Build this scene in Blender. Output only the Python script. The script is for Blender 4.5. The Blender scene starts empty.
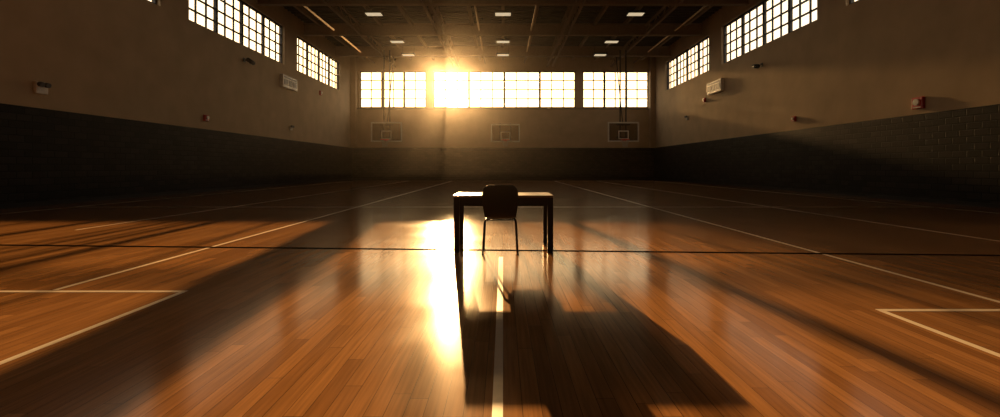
import bpy, bmesh, math, random
from mathutils import Vector, Matrix
random.seed(3)
S=bpy.context.scene
COL=S.collection
S.view_settings.view_transform='Standard'
S.view_settings.look='None'
HW=13.4; YB=40.0; YF=-8.0; ZC=10.9; CAMZ=1.12; WT=0.35

# ---------------------------------------------------------------- materials
def mat(name):
    m=bpy.data.materials.new(name); m.use_nodes=True
    nt=m.node_tree; b=nt.nodes['Principled BSDF']
    return m,nt,b
def simple(name,col,rough=.5,metal=0.,noise=.12,scale=8,bump=0.,emis=None,es=0,spec=.5):
    m,nt,b=mat(name)
    tc=nt.nodes.new('ShaderNodeTexCoord'); n=nt.nodes.new('ShaderNodeTexNoise')
    n.inputs['Scale'].default_value=scale; n.inputs['Detail'].default_value=5
    nt.links.new(tc.outputs['Object'],n.inputs['Vector'])
    r=nt.nodes.new('ShaderNodeValToRGB')
    r.color_ramp.elements[0].color=(*[c*(1-noise) for c in col],1)
    r.color_ramp.elements[1].color=(*[min(1,c*(1+noise)) for c in col],1)
    r.color_ramp.elements[0].position=.3; r.color_ramp.elements[1].position=.7
    nt.links.new(n.outputs['Fac'],r.inputs['Fac']); nt.links.new(r.outputs['Color'],b.inputs['Base Color'])
    b.inputs['Roughness'].default_value=rough; b.inputs['Metallic'].default_value=metal
    b.inputs['Specular IOR Level'].default_value=spec
    if bump:
        bp=nt.nodes.new('ShaderNodeBump'); bp.inputs['Strength'].default_value=bump; bp.inputs['Distance'].default_value=.02
        nt.links.new(n.outputs['Fac'],bp.inputs['Height']); nt.links.new(bp.outputs['Normal'],b.inputs['Normal'])
    if emis:
        b.inputs['Emission Color'].default_value=(*emis,1); b.inputs['Emission Strength'].default_value=es
    return m

def floor_mat():
    m,nt,b=mat('maple_planks'); L=nt.links.new; N=nt.nodes.new
    tc=N('ShaderNodeTexCoord')
    sp=N('ShaderNodeSeparateXYZ'); L(tc.outputs['Object'],sp.inputs[0])
    RW=.09
    dv=N('ShaderNodeMath'); dv.operation='DIVIDE'; L(sp.outputs['X'],dv.inputs[0]); dv.inputs[1].default_value=RW
    fl=N('ShaderNodeMath'); fl.operation='FLOOR'; L(dv.outputs[0],fl.inputs[0])
    wn=N('ShaderNodeTexWhiteNoise'); wn.noise_dimensions='1D'; L(fl.outputs[0],wn.inputs['W'])
    ma=N('ShaderNodeMath'); ma.operation='MULTIPLY_ADD'; L(wn.outputs['Value'],ma.inputs[0]); ma.inputs[1].default_value=1.5; L(sp.outputs['Y'],ma.inputs[2])
    cb=N('ShaderNodeCombineXYZ'); L(ma.outputs[0],cb.inputs['X']); L(sp.outputs['X'],cb.inputs['Y'])
    br=N('ShaderNodeTexBrick'); L(cb.outputs[0],br.inputs['Vector'])
    br.inputs['Scale'].default_value=1; br.inputs['Brick Width'].default_value=1.5; br.inputs['Row Height'].default_value=RW
    br.inputs['Mortar Size'].default_value=.0015; br.inputs['Mortar Smooth'].default_value=.3
    br.inputs['Color1'].default_value=(.31,.148,.052,1); br.inputs['Color2'].default_value=(.195,.086,.028,1)
    br.inputs['Mortar'].default_value=(.04,.016,.006,1); br.offset=0.0; br.inputs['Bias'].default_value=-.1
    # grain
    mp=N('ShaderNodeMapping'); mp.inputs['Scale'].default_value=(55,2.2,1); L(tc.outputs['Object'],mp.inputs['Vector'])
    n=N('ShaderNodeTexNoise'); n.inputs['Scale'].default_value=1; n.inputs['Detail'].default_value=6; L(mp.outputs[0],n.inputs['Vector'])
    mr=N('ShaderNodeMapRange'); mr.inputs['From Min'].default_value=.3; mr.inputs['From Max'].default_value=.7
    mr.inputs['To Min'].default_value=.76; mr.inputs['To Max'].default_value=1.16; L(n.outputs['Fac'],mr.inputs['Value'])
    mx=N('ShaderNodeMix'); mx.data_type='RGBA'; mx.blend_type='MULTIPLY'; mx.inputs['Factor'].default_value=1
    L(br.outputs['Color'],mx.inputs['A']); L(mr.outputs[0],mx.inputs['B']); L(mx.outputs['Result'],b.inputs['Base Color'])
    n2=N('ShaderNodeTexNoise'); n2.inputs['Scale'].default_value=1.3; n2.inputs['Detail'].default_value=4; L(tc.outputs['Object'],n2.inputs['Vector'])
    m2=N('ShaderNodeMapRange'); m2.inputs['To Min'].default_value=.11; m2.inputs['To Max'].default_value=.21; L(n2.outputs['Fac'],m2.inputs['Value'])
    L(m2.outputs[0],b.inputs['Roughness'])
    b.inputs['Specular IOR Level'].default_value=.14
    return m

def block_mat(name,axis):
    m,nt,b=mat(name); L=nt.links.new; N=nt.nodes.new
    tc=N('ShaderNodeTexCoord'); sp=N('ShaderNodeSeparateXYZ'); L(tc.outputs['Object'],sp.inputs[0])
    cb=N('ShaderNodeCombineXYZ'); L(sp.outputs[axis],cb.inputs['X']); L(sp.outputs['Z'],cb.inputs['Y'])
    br=N('ShaderNodeTexBrick'); L(cb.outputs[0],br.inputs['Vector'])
    br.inputs['Scale'].default_value=1; br.inputs['Brick Width'].default_value=.42; br.inputs['Row Height'].default_value=.2
    br.inputs['Mortar Size'].default_value=.018; br.inputs['Mortar Smooth'].default_value=.3
    br.inputs['Color1'].default_value=(.024,.019,.016,1); br.inputs['Color2'].default_value=(.008,.0068,.006,1)
    br.inputs['Mortar'].default_value=(.002,.002,.002,1); L(br.outputs['Color'],b.inputs['Base Color'])
    b.inputs['Roughness'].default_value=.55; b.inputs['Specular IOR Level'].default_value=.15
    n=N('ShaderNodeTexNoise'); n.inputs['Scale'].default_value=30; L(tc.outputs['Object'],n.inputs['Vector'])
    ad=N('ShaderNodeMath'); ad.operation='MULTIPLY_ADD'; L(n.outputs['Fac'],ad.inputs[0]); ad.inputs[1].default_value=-.25; L(br.outputs['Fac'],ad.inputs[2])
    bp=N('ShaderNodeBump'); bp.invert=True; bp.inputs['Strength'].default_value=.8; bp.inputs['Distance'].default_value=.012
    L(ad.outputs[0],bp.inputs['Height']); L(bp.outputs['Normal'],b.inputs['Normal'])
    return m
def plaster():
    m=simple('beige_plaster',(.59,.43,.25),.85,0,.09,1.1,.15); return m
def glass():
    m=bpy.data.materials.new('window_glass'); m.use_nodes=True; nt=m.node_tree; nt.nodes.clear()
    o=nt.nodes.new('ShaderNodeOutputMaterial'); t=nt.nodes.new('ShaderNodeBsdfTransparent'); g=nt.nodes.new('ShaderNodeBsdfGlossy')
    t.inputs[0].default_value=(.95,.96,.95,1)
    n=nt.nodes.new('ShaderNodeTexNoise'); n.inputs['Scale'].default_value=3
    r=nt.nodes.new('ShaderNodeMapRange'); r.inputs['To Min'].default_value=.02; r.inputs['To Max'].default_value=.09
    nt.links.new(n.outputs['Fac'],r.inputs['Value']); nt.links.new(r.outputs[0],g.inputs['Roughness'])
    mx=nt.nodes.new('ShaderNodeMixShader'); mx.inputs[0].default_value=.05
    nt.links.new(t.outputs[0],mx.inputs[1]); nt.links.new(g.outputs[0],mx.inputs[2]); nt.links.new(mx.outputs[0],o.inputs[0])
    return m
M_floor=floor_mat(); M_bx=block_mat('dark_block_side','Y'); M_by=block_mat('dark_block_end','X'); M_pl=plaster(); M_glass=glass()
M_frame=simple('window_frame_metal',(.03,.026,.022),.5,.3)
M_white=simple('line_paint_white',(.66,.58,.47),.35,0,.05,20,spec=.2)
M_black=simple('line_paint_black',(.006,.005,.005),.6,0,.05,20,spec=.0)
M_deck=simple('ceiling_deck',(.055,.041,.028),.8,0,.15,2)
M_steel=simple('roof_steel',(.34,.24,.15),.7,.0)
M_lamp=simple('lamp_lens',(.9,.85,.7),.4,0,.02,4,0,(1,.80,.5),.6)
M_dark=simple('black_metal',(.010,.008,.007),.5,.0,spec=.3)
M_wood=simple('desk_wood',(.12,.06,.025),.3,0,.25,12)
M_shell=simple('chair_plastic',(.008,.006,.005),.5,spec=.3)
M_red=simple('red_enamel',(.6,.03,.02),.4)
M_orange=simple('rim_orange',(.8,.08,.02),.4)
M_wht=simple('white_enamel',(.93,.86,.74),.45)
M_grey=simple('grey_plastic',(.12,.12,.12),.5)
M_net=simple('net_cord',(.6,.57,.5),.9)
M_beige=simple('trim_paint',(.32,.24,.15),.6)

# ---------------------------------------------------------------- mesh helpers
def bx(bm,x0,x1,y0,y1,z0,z1,mi=0):
    vs=[bm.verts.new(p) for p in [(x0,y0,z0),(x1,y0,z0),(x1,y1,z0),(x0,y1,z0),(x0,y0,z1),(x1,y0,z1),(x1,y1,z1),(x0,y1,z1)]]
    for f in [(3,2,1,0),(4,5,6,7),(0,1,5,4),(1,2,6,5),(2,3,7,6),(3,0,4,7)]:
        fc=bm.faces.new([vs[i] for i in f]); fc.material_index=mi
def beam(bm,p,q,w,h=None,mi=0):
    """box bar between two points"""
    h=h or w; p=Vector(p); q=Vector(q); d=(q-p); 
    up=Vector((0,0,1)) if abs(d.normalized().z)<.98 else Vector((0,1,0))
    s=d.cross(up).normalized()*w/2; u=s.cross(d).normalized()*h/2
    a=[bm.verts.new(p+i*s+j*u) for i,j in((-1,-1),(1,-1),(1,1),(-1,1))]
    b=[bm.verts.new(q+i*s+j*u) for i,j in((-1,-1),(1,-1),(1,1),(-1,1))]
    fs=[a[::-1],b]+[[a[i],a[(i+1)%4],b[(i+1)%4],b[i]] for i in range(4)]
    for f in fs: bm.faces.new(f).material_index=mi
def tube(bm,pts,r,n=10,mi=0):
    pts=[Vector(p) for p in pts]; rings=[]
    for i,p in enumerate(pts):
        if i==0:d=pts[1]-p
        elif i==len(pts)-1:d=p-pts[-2]
        else:d=(pts[i+1]-p).normalized()+(p-pts[i-1]).normalized()
        d.normalize(); a=Vector((1,0,0)) if abs(d.x)<.9 else Vector((0,1,0))
        s=d.cross(a).normalized(); u=d.cross(s)
        rings.append([bm.verts.new(p+r*(math.cos(2*math.pi*k/n)*s+math.sin(2*math.pi*k/n)*u)) for k in range(n)])
    for A,B in zip(rings,rings[1:]):
        for k in range(n):
            f=bm.faces.new([A[k],A[(k+1)%n],B[(k+1)%n],B[k]]); f.smooth=True; f.material_index=mi
    bm.faces.new(rings[0][::-1]).material_index=mi; bm.faces.new(rings[-1]).material_index=mi
def obj(name,bm,mats,parent=None,bevel=0,loc=None):
    bmesh.ops.recalc_face_normals(bm,faces=bm.faces)
    me=bpy.data.meshes.new(name); bm.to_mesh(me); bm.free()
    for m in mats: me.materials.append(m)
    o=bpy.data.objects.new(name,me); COL.objects.link(o)
    if loc: o.location=loc
    if parent: o.parent=parent
    if bevel:
        b=o.modifiers.new('bevel','BEVEL'); b.width=bevel; b.segments=2; b.limit_method='ANGLE'
    return o
def empty(name,loc=(0,0,0),rz=0):
    e=bpy.data.objects.new(name,None); COL.objects.link(e); e.location=loc; e.rotation_euler[2]=rz; e.empty_display_size=.2
    return e

# ---------------------------------------------------------------- room shell
bm=bmesh.new(); bx(bm,-HW-WT,HW+WT,YF-WT,YB+WT,-.2,0); FLOOR=obj('floor',bm,[M_floor])
bm=bmesh.new(); bx(bm,-HW-WT,HW+WT,YF-WT,YB+WT,ZC,ZC+.3)
y=YF
while y<YB: # ribs of the metal deck
    bx(bm,-HW,HW,y,y+.12,ZC-.06,ZC+.001); y+=.45
CEIL=obj('ceiling',bm,[M_deck])
BAND=2.82
SZ0,SZ1=7.4,9.75          # side windows
sidebays=[(29.3,37.1),(19.2,27.6),(9.2,17.6),(-.8,7.6)]
def sidewall(name,s):
    bm=bmesh.new(); x0,x1=(HW,HW+WT) if s>0 else (-HW-WT,-HW)
    bx(bm,x0,x1,YF-WT,YB+WT,0,BAND,1)
    bx(bm,x0,x1,YF-WT,YB+WT,BAND,SZ0); bx(bm,x0,x1,YF-WT,YB+WT,SZ1,ZC)
    ys=sorted(sidebays); e=YF-WT
    for a,b in ys: bx(bm,x0,x1,e,a,SZ0,SZ1); e=b
    bx(bm,x0,x1,e,YB+WT,SZ0,SZ1)
    obj(name,bm,[M_pl,M_bx])
sidewall('wall_left',-1); sidewall('wall_right',1)
BZ0,BZ1=6.4,9.65
backbays=[(-12.75,-6.85),(-6.2,6.45),(7.1,12.95)]
bm=bmesh.new()
bx(bm,-HW,HW,YB,YB+WT,0,BAND,1); bx(bm,-HW,HW,YB,YB+WT,BAND,BZ0); bx(bm,-HW,HW,YB,YB+WT,BZ1,ZC)
e=-HW
for a,b in backbays: bx(bm,e,a,YB,YB+WT,BZ0,BZ1); e=b
bx(bm,e,HW,YB,YB+WT,BZ0,BZ1); obj('wall_back',bm,[M_pl,M_by])
bm=bmesh.new(); bx(bm,-HW,HW,YF-WT,YF,0,BAND,1); bx(bm,-HW,HW,YF-WT,YF,BAND,ZC); obj('wall_front',bm,[M_pl,M_by])
# trims
def trimbox(name,*a,m=M_beige):
    bm=bmesh.new(); bx(bm,*a); return obj(name,bm,[m])
trimbox('baseboard_left',-HW,-HW+.03,YF,YB,0,.12,m=M_dark); trimbox('baseboard_right',HW-.03,HW,YF,YB,0,.12,m=M_dark)
trimbox('baseboard_back',-HW+.03,HW-.03,YB-.03,YB,0,.12,m=M_dark)
trimbox('trim_1',-HW,HW,YB-.12,YB,BZ0-.16,BZ0-.02)
for i,(s) in enumerate((-1,1)):
    xa=s*HW; xb=s*(HW-.45)
    trimbox('column',min(xa,xb),max(xa,xb),YB-.45,YB,BAND,ZC,m=M_pl)

# windows
wi=0
def window(horiz,a,b,z0,z1,pos,cols,rows,major):
    """frame grid in the wall opening. horiz='x' (end wall) or 'y' (side wall)"""
    global wi; wi+=1
    bm=bmesh.new(); d=.06
    def B(u0,u1,za,zb,dep):
        if horiz=='x': bx(bm,u0,u1,pos-dep/2,pos+dep/2,za,zb)
        else: bx(bm,pos-dep/2,pos+dep/2,u0,u1,za,zb)
    B(a,b,z0,z0+.08,.12); B(a,b,z1-.08,z1,.12); B(a,a+.08,z0+.08,z1-.08,.12); B(b-.08,b,z0+.08,z1-.08,.12)
    tw=.075
    for i in range(1,cols):
        u=a+(b-a)*i/cols; w=.18 if i in major else tw
        B(u-w/2,u+w/2,z0+.08,z1-.08,.12 if i in major else d)
    for j in range(1,rows):
        z=z0+(z1-z0)*j/rows; B(a+.08,b-.08,z-tw/2,z+tw/2,d)
    e=empty('window_%d'%wi); obj('frame',bm,[M_frame],e)
    bm=bmesh.new()
    pts=[(a,pos,z0),(b,pos,z0),(b,pos,z1),(a,pos,z1)]
    if horiz=='y': pts=[(p[1],p[0],p[2]) for p in pts]
    bm.faces.new([bm.verts.new(p) for p in pts]); obj('glass',bm,[M_glass],e)
for (a,b),c,mj in zip(backbays,(6,12,6),((2,4),(3,6,9),(2,4))): window('x',a,b,BZ0,BZ1,YB+.2,c,4,mj)
for s in(-1,1):
    for a,b in sidebays: window('y',a,b,SZ0,SZ1,s*(HW+.2),12,4,(3,6,9))

# ---------------------------------------------------------------- floor markings
bm=bmesh.new(); z0,z1=0.0,.0012; w=.05
def yl(x,a,b,w=.05): bx(bm,x-w/2,x+w/2,a,b,z0,z1)
def xl(y,a,b,w=.05): bx(bm,a,b,y-w/2,y+w/2,z0,z1)
yl(-.025,-6,5.6); yl(-4.08,4.1,36); yl(4.12,-6,36)
xl(4.05,-7.2,-2.85); yl(-2.87,-6,4.03); xl(3.52,2.93,7.4); yl(2.95,-6,3.5)
yl(-7.6,8,36,.04); yl(7.5,5,36,.04); xl(12.6,-12,12,.05); xl(36,-12,12,.06); yl(-12,-6,36); yl(12,-6,36)
obj('court_lines',bm,[M_white])
bm=bmesh.new()
beam(bm,(-HW+.1,6.8,.0018),(HW-.1,5.3,.0018),.085,.0012)
obj('court_division_line',bm,[M_black])

# ---------------------------------------------------------------- roof structure
def truss(name,p,q,h,step,par=None):
    bm=bmesh.new(); p=Vector(p); q=Vector(q); L=(q-p).length; n=int(L/step); d=(q-p)/n; H=Vector((0,0,h))
    beam(bm,p,q,.14,.1); beam(bm,p+H,q+H,.14,.1)
    for i in range(n):
        a=p+d*i; b=a+d
        if i%2: a,b=b,a
        beam(bm,a,b+H,.05); 
    return obj(name,bm,[M_steel])
for x in (-4.15,4.15): truss('roof_truss',(x-.22,YF,10.05),(x-.22,YB,10.05),.6,.7); truss('roof_truss',(x+.22,YF,10.05),(x+.22,YB,10.05),.6,.7)
for x in (-9.6,9.6): truss('roof_truss',(x,YF,10.05),(x,YB,10.05),.6,.8)
for yy in (-3,4,11,18,24.6,30.3,36):
    bm=bmesh.new(); 
    bx(bm,-HW,HW,yy-.15,yy+.15,9.98,10.02); bx(bm,-HW,HW,yy-.012,yy+.012,10.02,10.7); bx(bm,-HW,HW,yy-.15,yy+.15,10.7,10.74)
    obj('roof_girder',bm,[M_steel])
for k in range(-6,7):
    if abs(k*2.05)>13: continue
    bm=bmesh.new(); x=k*2.05
    bx(bm,x-.09,x+.09,YF,YB,10.6,10.84); obj('roof_purlin',bm,[M_steel])
for x in(-1.6,1.9,-11.4,11.6):
    bm=bmesh.new(); tube(bm,[(x,YF+.1,10.35),(x,YB-.05,10.35)],.06,10); obj('sprinkler_pipe',bm,[M_steel])
# lights
for yy in (7.5,14.5,21,25.8,31.5,35.2):
    for x in (-7.4,0,7.6):
        e=empty('ceiling_light',(x,yy,9.86))
        bm=bmesh.new(); bx(bm,-.5,.5,-.3,.3,.02,.14); 
        for sx in(-.45,.45): tube(bm,[(sx,0,.14),(sx,0,.9)],.012,6)
        obj('housing',bm,[M_dark],e,.01)
        bm=bmesh.new(); bx(bm,-.44,.44,-.24,.24,-.0,.02); obj('lens',bm,[M_lamp],e)

# ---------------------------------------------------------------- basketball hoops
def hoop(x,y,zb,w,h,ceilingpole):
    e=empty('basketball_hoop',(x,y,zb))
    bm=bmesh.new(); t=.1
    bx(bm,-w/2,w/2,-.03,.03,0,t); bx(bm,-w/2,w/2,-.03,.03,h-t,h); bx(bm,-w/2,-w/2+t,-.03,.03,t,h-t); bx(bm,w/2-t,w/2,-.03,.03,t,h-t)
    a=.38*w/2.3; b0=.2; b1=.85; t=.07
    for r in((-a,a,b0,b0+t),(-a,a,b1-t,b1),(-a,-a+t,b0+t,b1-t),(a-t,a,b0+t,b1-t)): bx(bm,r[0],r[1],-.035,-.012,r[2],r[3])
    obj('board_frame',bm,[M_wht],e)
    bm=bmesh.new(); bx(bm,-w/2+.05,w/2-.05,-.01,.01,.05,h-.05); obj('board_pane',bm,[M_bp],e)
    bm=bmesh.new(); R=.29; yc=-R-.18
    tube(bm,[(R*math.cos(k*math.pi/12),yc+R*math.sin(k*math.pi/12),.15) for k in range(25)],.035,8)
    bx(bm,-.15,.15,-.2,-.035,.04,.2); obj('rim',bm,[M_orange],e)
    bm=bmesh.new(); n=14; rr=[(R,.14),(R*.85,.0),(R*.7,-.14),(R*.6,-.28),(R*.62,-.4)]
    rings=[[Vector((r*math.cos(2*math.pi*(k+.5*(i%2))/n),yc+r*math.sin(2*math.pi*(k+.5*(i%2))/n),z)) for k in range(n)] for i,(r,z) in enumerate(rr)]
    for i in range(len(rr)-1):
        for k in range(n):
            tube(bm,[rings[i][k],rings[i+1][k]],.008,5)
            tube(bm,[rings[i][k],rings[i+1][(k-1)%n if i%2==0 else (k+1)%n]],.008,5)
    obj('net',bm,[M_net],e)
    bm=bmesh.new()
    if ceilingpole:
        for sx in(-.22,.22):
            tube(bm,[(sx,.12,.25),(sx,.12,9.98-zb)],.05,8)
        for z in(.35,h-.2): bx(bm,-.5,.5,.03,.14,z-.05,z+.05)
        tube(bm,[(0,.15,h-.3),(0,2.2,9.98-zb)],.035,8)
    else:
        for sx in(-.45,.45):
            tube(bm,[(sx,.05,.3),(sx,YB-y,.3)],.045,8); tube(bm,[(sx,.05,h-.2),(sx,YB-y,h+.3)],.04,8)
            bx(bm,sx-.05,sx+.05,.03,.1,.1,h-.05)
    obj('support',bm,[M_dark],e)
M_bp=glass(); M_bp.name='backboard_glass'
for n_ in M_bp.node_tree.nodes:
    if n_.type=='BSDF_TRANSPARENT': n_.inputs[0].default_value=(.55,.5,.45,1)
hoop(-8.8,34,3.02,2.35,1.5,True); hoop(9.1,34,3.02,2.35,1.5,True); hoop(.2,37.5,3.2,2.42,1.5,False)

# ---------------------------------------------------------------- wall fixtures
def side_loc(px,py):
    s=-1 if px<503 else 1; dx=abs(px-503); Y=450*HW/dx; z=CAMZ+(167-py)/dx*HW
    return s,Y,z
def W(name,px,py): # wall-fixed frame: local x along wall, local y pointing into room
    s,Y,z=side_loc(px,py); return empty(name,(s*(HW-.003),Y,z),math.pi/2*s)
def scoreboard(px,py):
    e=W('scoreboard',px,py)
    bm=bmesh.new(); bx(bm,-.95,.95,0,.22,-.38,.38); obj('case',bm,[M_wht],e,.02)
    bm=bmesh.new(); 
    for a,b in((-.8,-.3),(-.2,.2),(.3,.8)): bx(bm,a,b,.22,.235,-.22,.12)
    bx(bm,-.8,.8,.22,.23,.2,.28); obj('digit_panels',bm,[M_grey],e)
scoreboard(287,83); scoreboard(717,87)
def cam(px,py):
    e=W('security_camera',px,py); bm=bmesh.new(); bx(bm,-.1,.1,0,.03,-.1,.1); tube(bm,[(0,.03,0),(0,.3,-.05)],.03,8); obj('bracket',bm,[M_dark],e)
    bm=bmesh.new(); tube(bm,[(-.25,.35,-.12),(.2,.3,-.02)],.11,14); tube(bm,[(-.28,.352,-.128),(-.25,.35,-.12)],.08,14); obj('body',bm,[M_dark],e)
cam(244,60); cam(762,65); 
def alarm(px,py,m=M_red,sz=.2):
    e=W('fire_alarm' if m is M_red else 'emergency_light',px,py)
    bm=bmesh.new(); bx(bm,-sz,sz,0,.1,-sz,sz); obj('housing',bm,[m],e,.015)
    bm=bmesh.new()
    if m is M_red: tube(bm,[(0,.1,.02),(0,.15,.02)],sz*.55,18); bx(bm,-sz*.7,sz*.7,.1,.11,-sz*.85,-sz*.65)
    else:
        for sx in(-.09,.09): tube(bm,[(sx,.1,.1),(sx,.2,.08)],.07,14)
    obj('sounder',bm,[M_wht if m is M_red else M_grey],e)
alarm(39,88,M_wht,.17); alarm(920,103,M_red,.19); alarm(205,118,M_red,.14); alarm(320,93,M_red,.16); alarm(795,119,M_red,.12); alarm(705,100,M_red,.14); alarm(290,128,M_wht,.14); alarm(688,118,M_wht,.14)

# ---------------------------------------------------------------- desk
e=empty('desk',(0.005,6.2,0)); hw=.655; hd=.35
bm=bmesh.new(); bx(bm,-hw,hw,-hd,hd,.722,.75); obj('tabletop',bm,[M_wood],e,.004)
bm=bmesh.new(); L=.075
for sx in(-1,1):
    for sy in(-1,1):
        xa,xb=sorted((sx*(hw-.005),sx*(hw-.005-L))); ya,yb=sorted((sy*(hd-.01),sy*(hd-.01-.05)))
        bx(bm,xa,xb,ya,yb,0,.722)
obj('legs',bm,[M_dark],e,.004)
bm=bmesh.new(); 
for sy in(-1,1):
    ya,yb=sorted((sy*(hd-.02),sy*(hd-.045))); bx(bm,-hw+.08,hw-.08,ya,yb,.61,.722)
for sx in(-1,1):
    xa,xb=sorted((sx*(hw-.02),sx*(hw-.045))); bx(bm,xa,xb,-hd+.06,hd-.06,.61,.722)
obj('apron',bm,[M_dark],e,.003)

# ---------------------------------------------------------------- chair
e=empty('chair',(-.035,5.9,0))
prof=[(.30,.425),(.27,.445),(.2,.455),(.1,.452),(0,.448),(-.08,.452),(-.125,.475),(-.15,.52),(-.165,.6),(-.178,.7),(-.19,.8),(-.197,.86),(-.2,.895)]
wd=[.15,.19,.205,.21,.21,.208,.205,.21,.222,.235,.232,.215,.15]
bm=bmesh.new(); rows=[]; nu=12
for i,((py,pz),w) in enumerate(zip(prof,wd)):
    r=[]
    for k in range(nu+1):
        u=-1+2*k/nu; 
        cy=.035*u*u if i>6 else 0; cz=.02*u*u if 1<i<=6 else 0
        r.append(bm.verts.new((u*w,py+cy,pz+cz)))
    rows.append(r)
for A,B in zip(rows,rows[1:]):
    for k in range(nu):
        bm.faces.new([A[k],A[k+1],B[k+1],B[k]]).smooth=True
o=obj('seat_shell',bm,[M_shell],e); m=o.modifiers.new('sol','SOLIDIFY'); m.thickness=.012; m.offset=0
m=o.modifiers.new('sub','SUBSURF'); m.levels=2; m.render_levels=2
bm=bmesh.new(); r=.012
for s in(-1,1):
    tube(bm,[(s*.225,-.15,0),(s*.205,-.09,.40),(s*.19,-.06,.425),(s*.185,.0,.432),(s*.185,.17,.432),(s*.19,.2,.42),(s*.205,.215,.39),(s*.225,.25,0)],r)
    for yy in(-.15,.25): tube(bm,[(s*.225,yy,.0),(s*.225,yy,.02)],.015)
for yy in(-.03,.17): tube(bm,[(-.185,yy,.43),(.185,yy,.43)],.009)
obj('legs',bm,[M_dark],e)

# ---------------------------------------------------------------- light
AZ=-.1; EL=.203
def direction(az,el): return Vector((az,1,el)).normalized()
SUNCOL=(1,.55,.20)
sun=bpy.data.lights.new('sun','SUN'); sun.energy=2.0; sun.color=SUNCOL; sun.angle=math.radians(2.0)
so=bpy.data.objects.new('sun',sun); COL.objects.link(so); so.rotation_euler=(direction(AZ,EL)).to_track_quat('Z','Y').to_euler(); so.location=(-6,60,14)
# low evening sun modelled as a distant narrow lamp (concentrated on the middle of the hall)
D=160; tgt=Vector((-4.6,5.0,0)); dv=Vector((AZ,1,EL))
sp_=bpy.data.lights.new('low_sun_lamp','SPOT'); sp_.color=SUNCOL; sp_.shadow_soft_size=.4
sp_.energy=5.8*4*math.pi**2*D*D*1.0; sp_.spot_size=2*math.atan(9.4/(D)); sp_.spot_blend=.6
o=bpy.data.objects.new('low_sun_lamp',sp_); COL.objects.link(o); o.location=tgt+dv.normalized()*D; o.rotation_euler=dv.to_track_quat('Z','Y').to_euler()

# scattering volume added through the hall to make a glow around the sun
bm=bmesh.new(); bx(bm,-HW+.12,HW-.12,YF+2,33.0,.94,9.7)
vm=bpy.data.materials.new('glow_haze'); vm.use_nodes=True; nt=vm.node_tree; nt.nodes.clear()
vo=nt.nodes.new('ShaderNodeOutputMaterial'); vs=nt.nodes.new('ShaderNodeVolumeScatter'); vs.inputs['Density'].default_value=.0002; vs.inputs['Anisotropy'].default_value=.94
vs.inputs['Color'].default_value=(1,.93,.85,1); nt.links.new(vs.outputs[0],vo.inputs['Volume'])
obj('sun_glow_haze',bm,[vm])

w=bpy.data.worlds.new('evening_sky'); S.world=w; w.use_nodes=True; nt=w.node_tree; L=nt.links.new; N=nt.nodes.new
bg=nt.nodes['Background']
tc=N('ShaderNodeTexCoord'); nm=N('ShaderNodeVectorMath'); nm.operation='NORMALIZE'; L(tc.outputs['Generated'],nm.inputs[0])
dt=N('ShaderNodeVectorMath'); dt.operation='DOT_PRODUCT'; L(nm.outputs[0],dt.inputs[0]); dt.inputs[1].default_value=direction(-.1,.145)
def math_(op,a,b):
    n=N('ShaderNodeMath'); n.operation=op
    for i,v in enumerate((a,b)):
        if isinstance(v,(int,float)): n.inputs[i].default_value=v
        else: L(v,n.inputs[i])
    return n.outputs[0]
dm=math_('MAXIMUM',dt.outputs['Value'],0)
def mixc(f,a,b,bt='MIX'):
    n=N('ShaderNodeMix'); n.data_type='RGBA'; n.blend_type=bt
    if isinstance(f,(int,float)): n.inputs['Factor'].default_value=f
    else: L(f,n.inputs['Factor'])
    for k,v in(('A',a),('B',b)):
        if isinstance(v,tuple): n.inputs[k].default_value=(*v,1)
        else: L(v,n.inputs[k])
    return n.outputs['Result']
base=mixc(math_('POWER',dm,8),(1.6,1.36,1.08),(5.4,3.5,1.6))
def glow(p,k,c):
    v=math_('MULTIPLY',math_('POWER',dm,p),k); return mixc(1.0,(*c,),v,'MULTIPLY')
g1=glow(200,5,(1,.62,.25)); g2=glow(12000,300,(1,.7,.35))
tot=mixc(1.0,mixc(1.0,base,g1,'ADD'),g2,'ADD')
sp=N('ShaderNodeSeparateXYZ'); L(nm.outputs[0],sp.inputs[0])
mr=N('ShaderNodeMapRange'); mr.inputs['From Min'].default_value=-.02; mr.inputs['From Max'].default_value=.01; L(sp.outputs['Z'],mr.inputs['Value'])
fin=mixc(mr.outputs[0],(.12,.09,.06),tot)
L(fin,bg.inputs['Color']); bg.inputs['Strength'].default_value=1.0
# portals for the window sky light
def portal(a,b,z0,z1,pos,hor,s):
    l=bpy.data.lights.new('window_portal','AREA'); l.shape='RECTANGLE'; l.size=b-a; l.size_y=z1-z0; l.cycles.is_portal=True
    o=bpy.data.objects.new('window_portal',l); COL.objects.link(o)
    if hor=='x': o.location=((a+b)/2,pos,(z0+z1)/2); d=Vector((0,1,0))
    else: o.location=(pos,(a+b)/2,(z0+z1)/2); d=Vector((s,0,0))
    o.rotation_euler=d.to_track_quat('Z','Y').to_euler()
for a,b in backbays: portal(a,b,BZ0,BZ1,YB+.3,'x',0)
for s in(-1,1):
    for a,b in sidebays: portal(a,b,SZ0,SZ1,s*(HW+.3),'y',s)

# ---------------------------------------------------------------- camera
c=bpy.data.cameras.new('camera'); co=bpy.data.objects.new('camera',c); COL.objects.link(co); S.camera=co
co.location=(0,0,CAMZ); co.rotation_euler=(math.pi/2,0,0); c.sensor_width=36; c.lens=36*.45; c.shift_x=-.003; c.shift_y=-.0415; c.clip_end=500
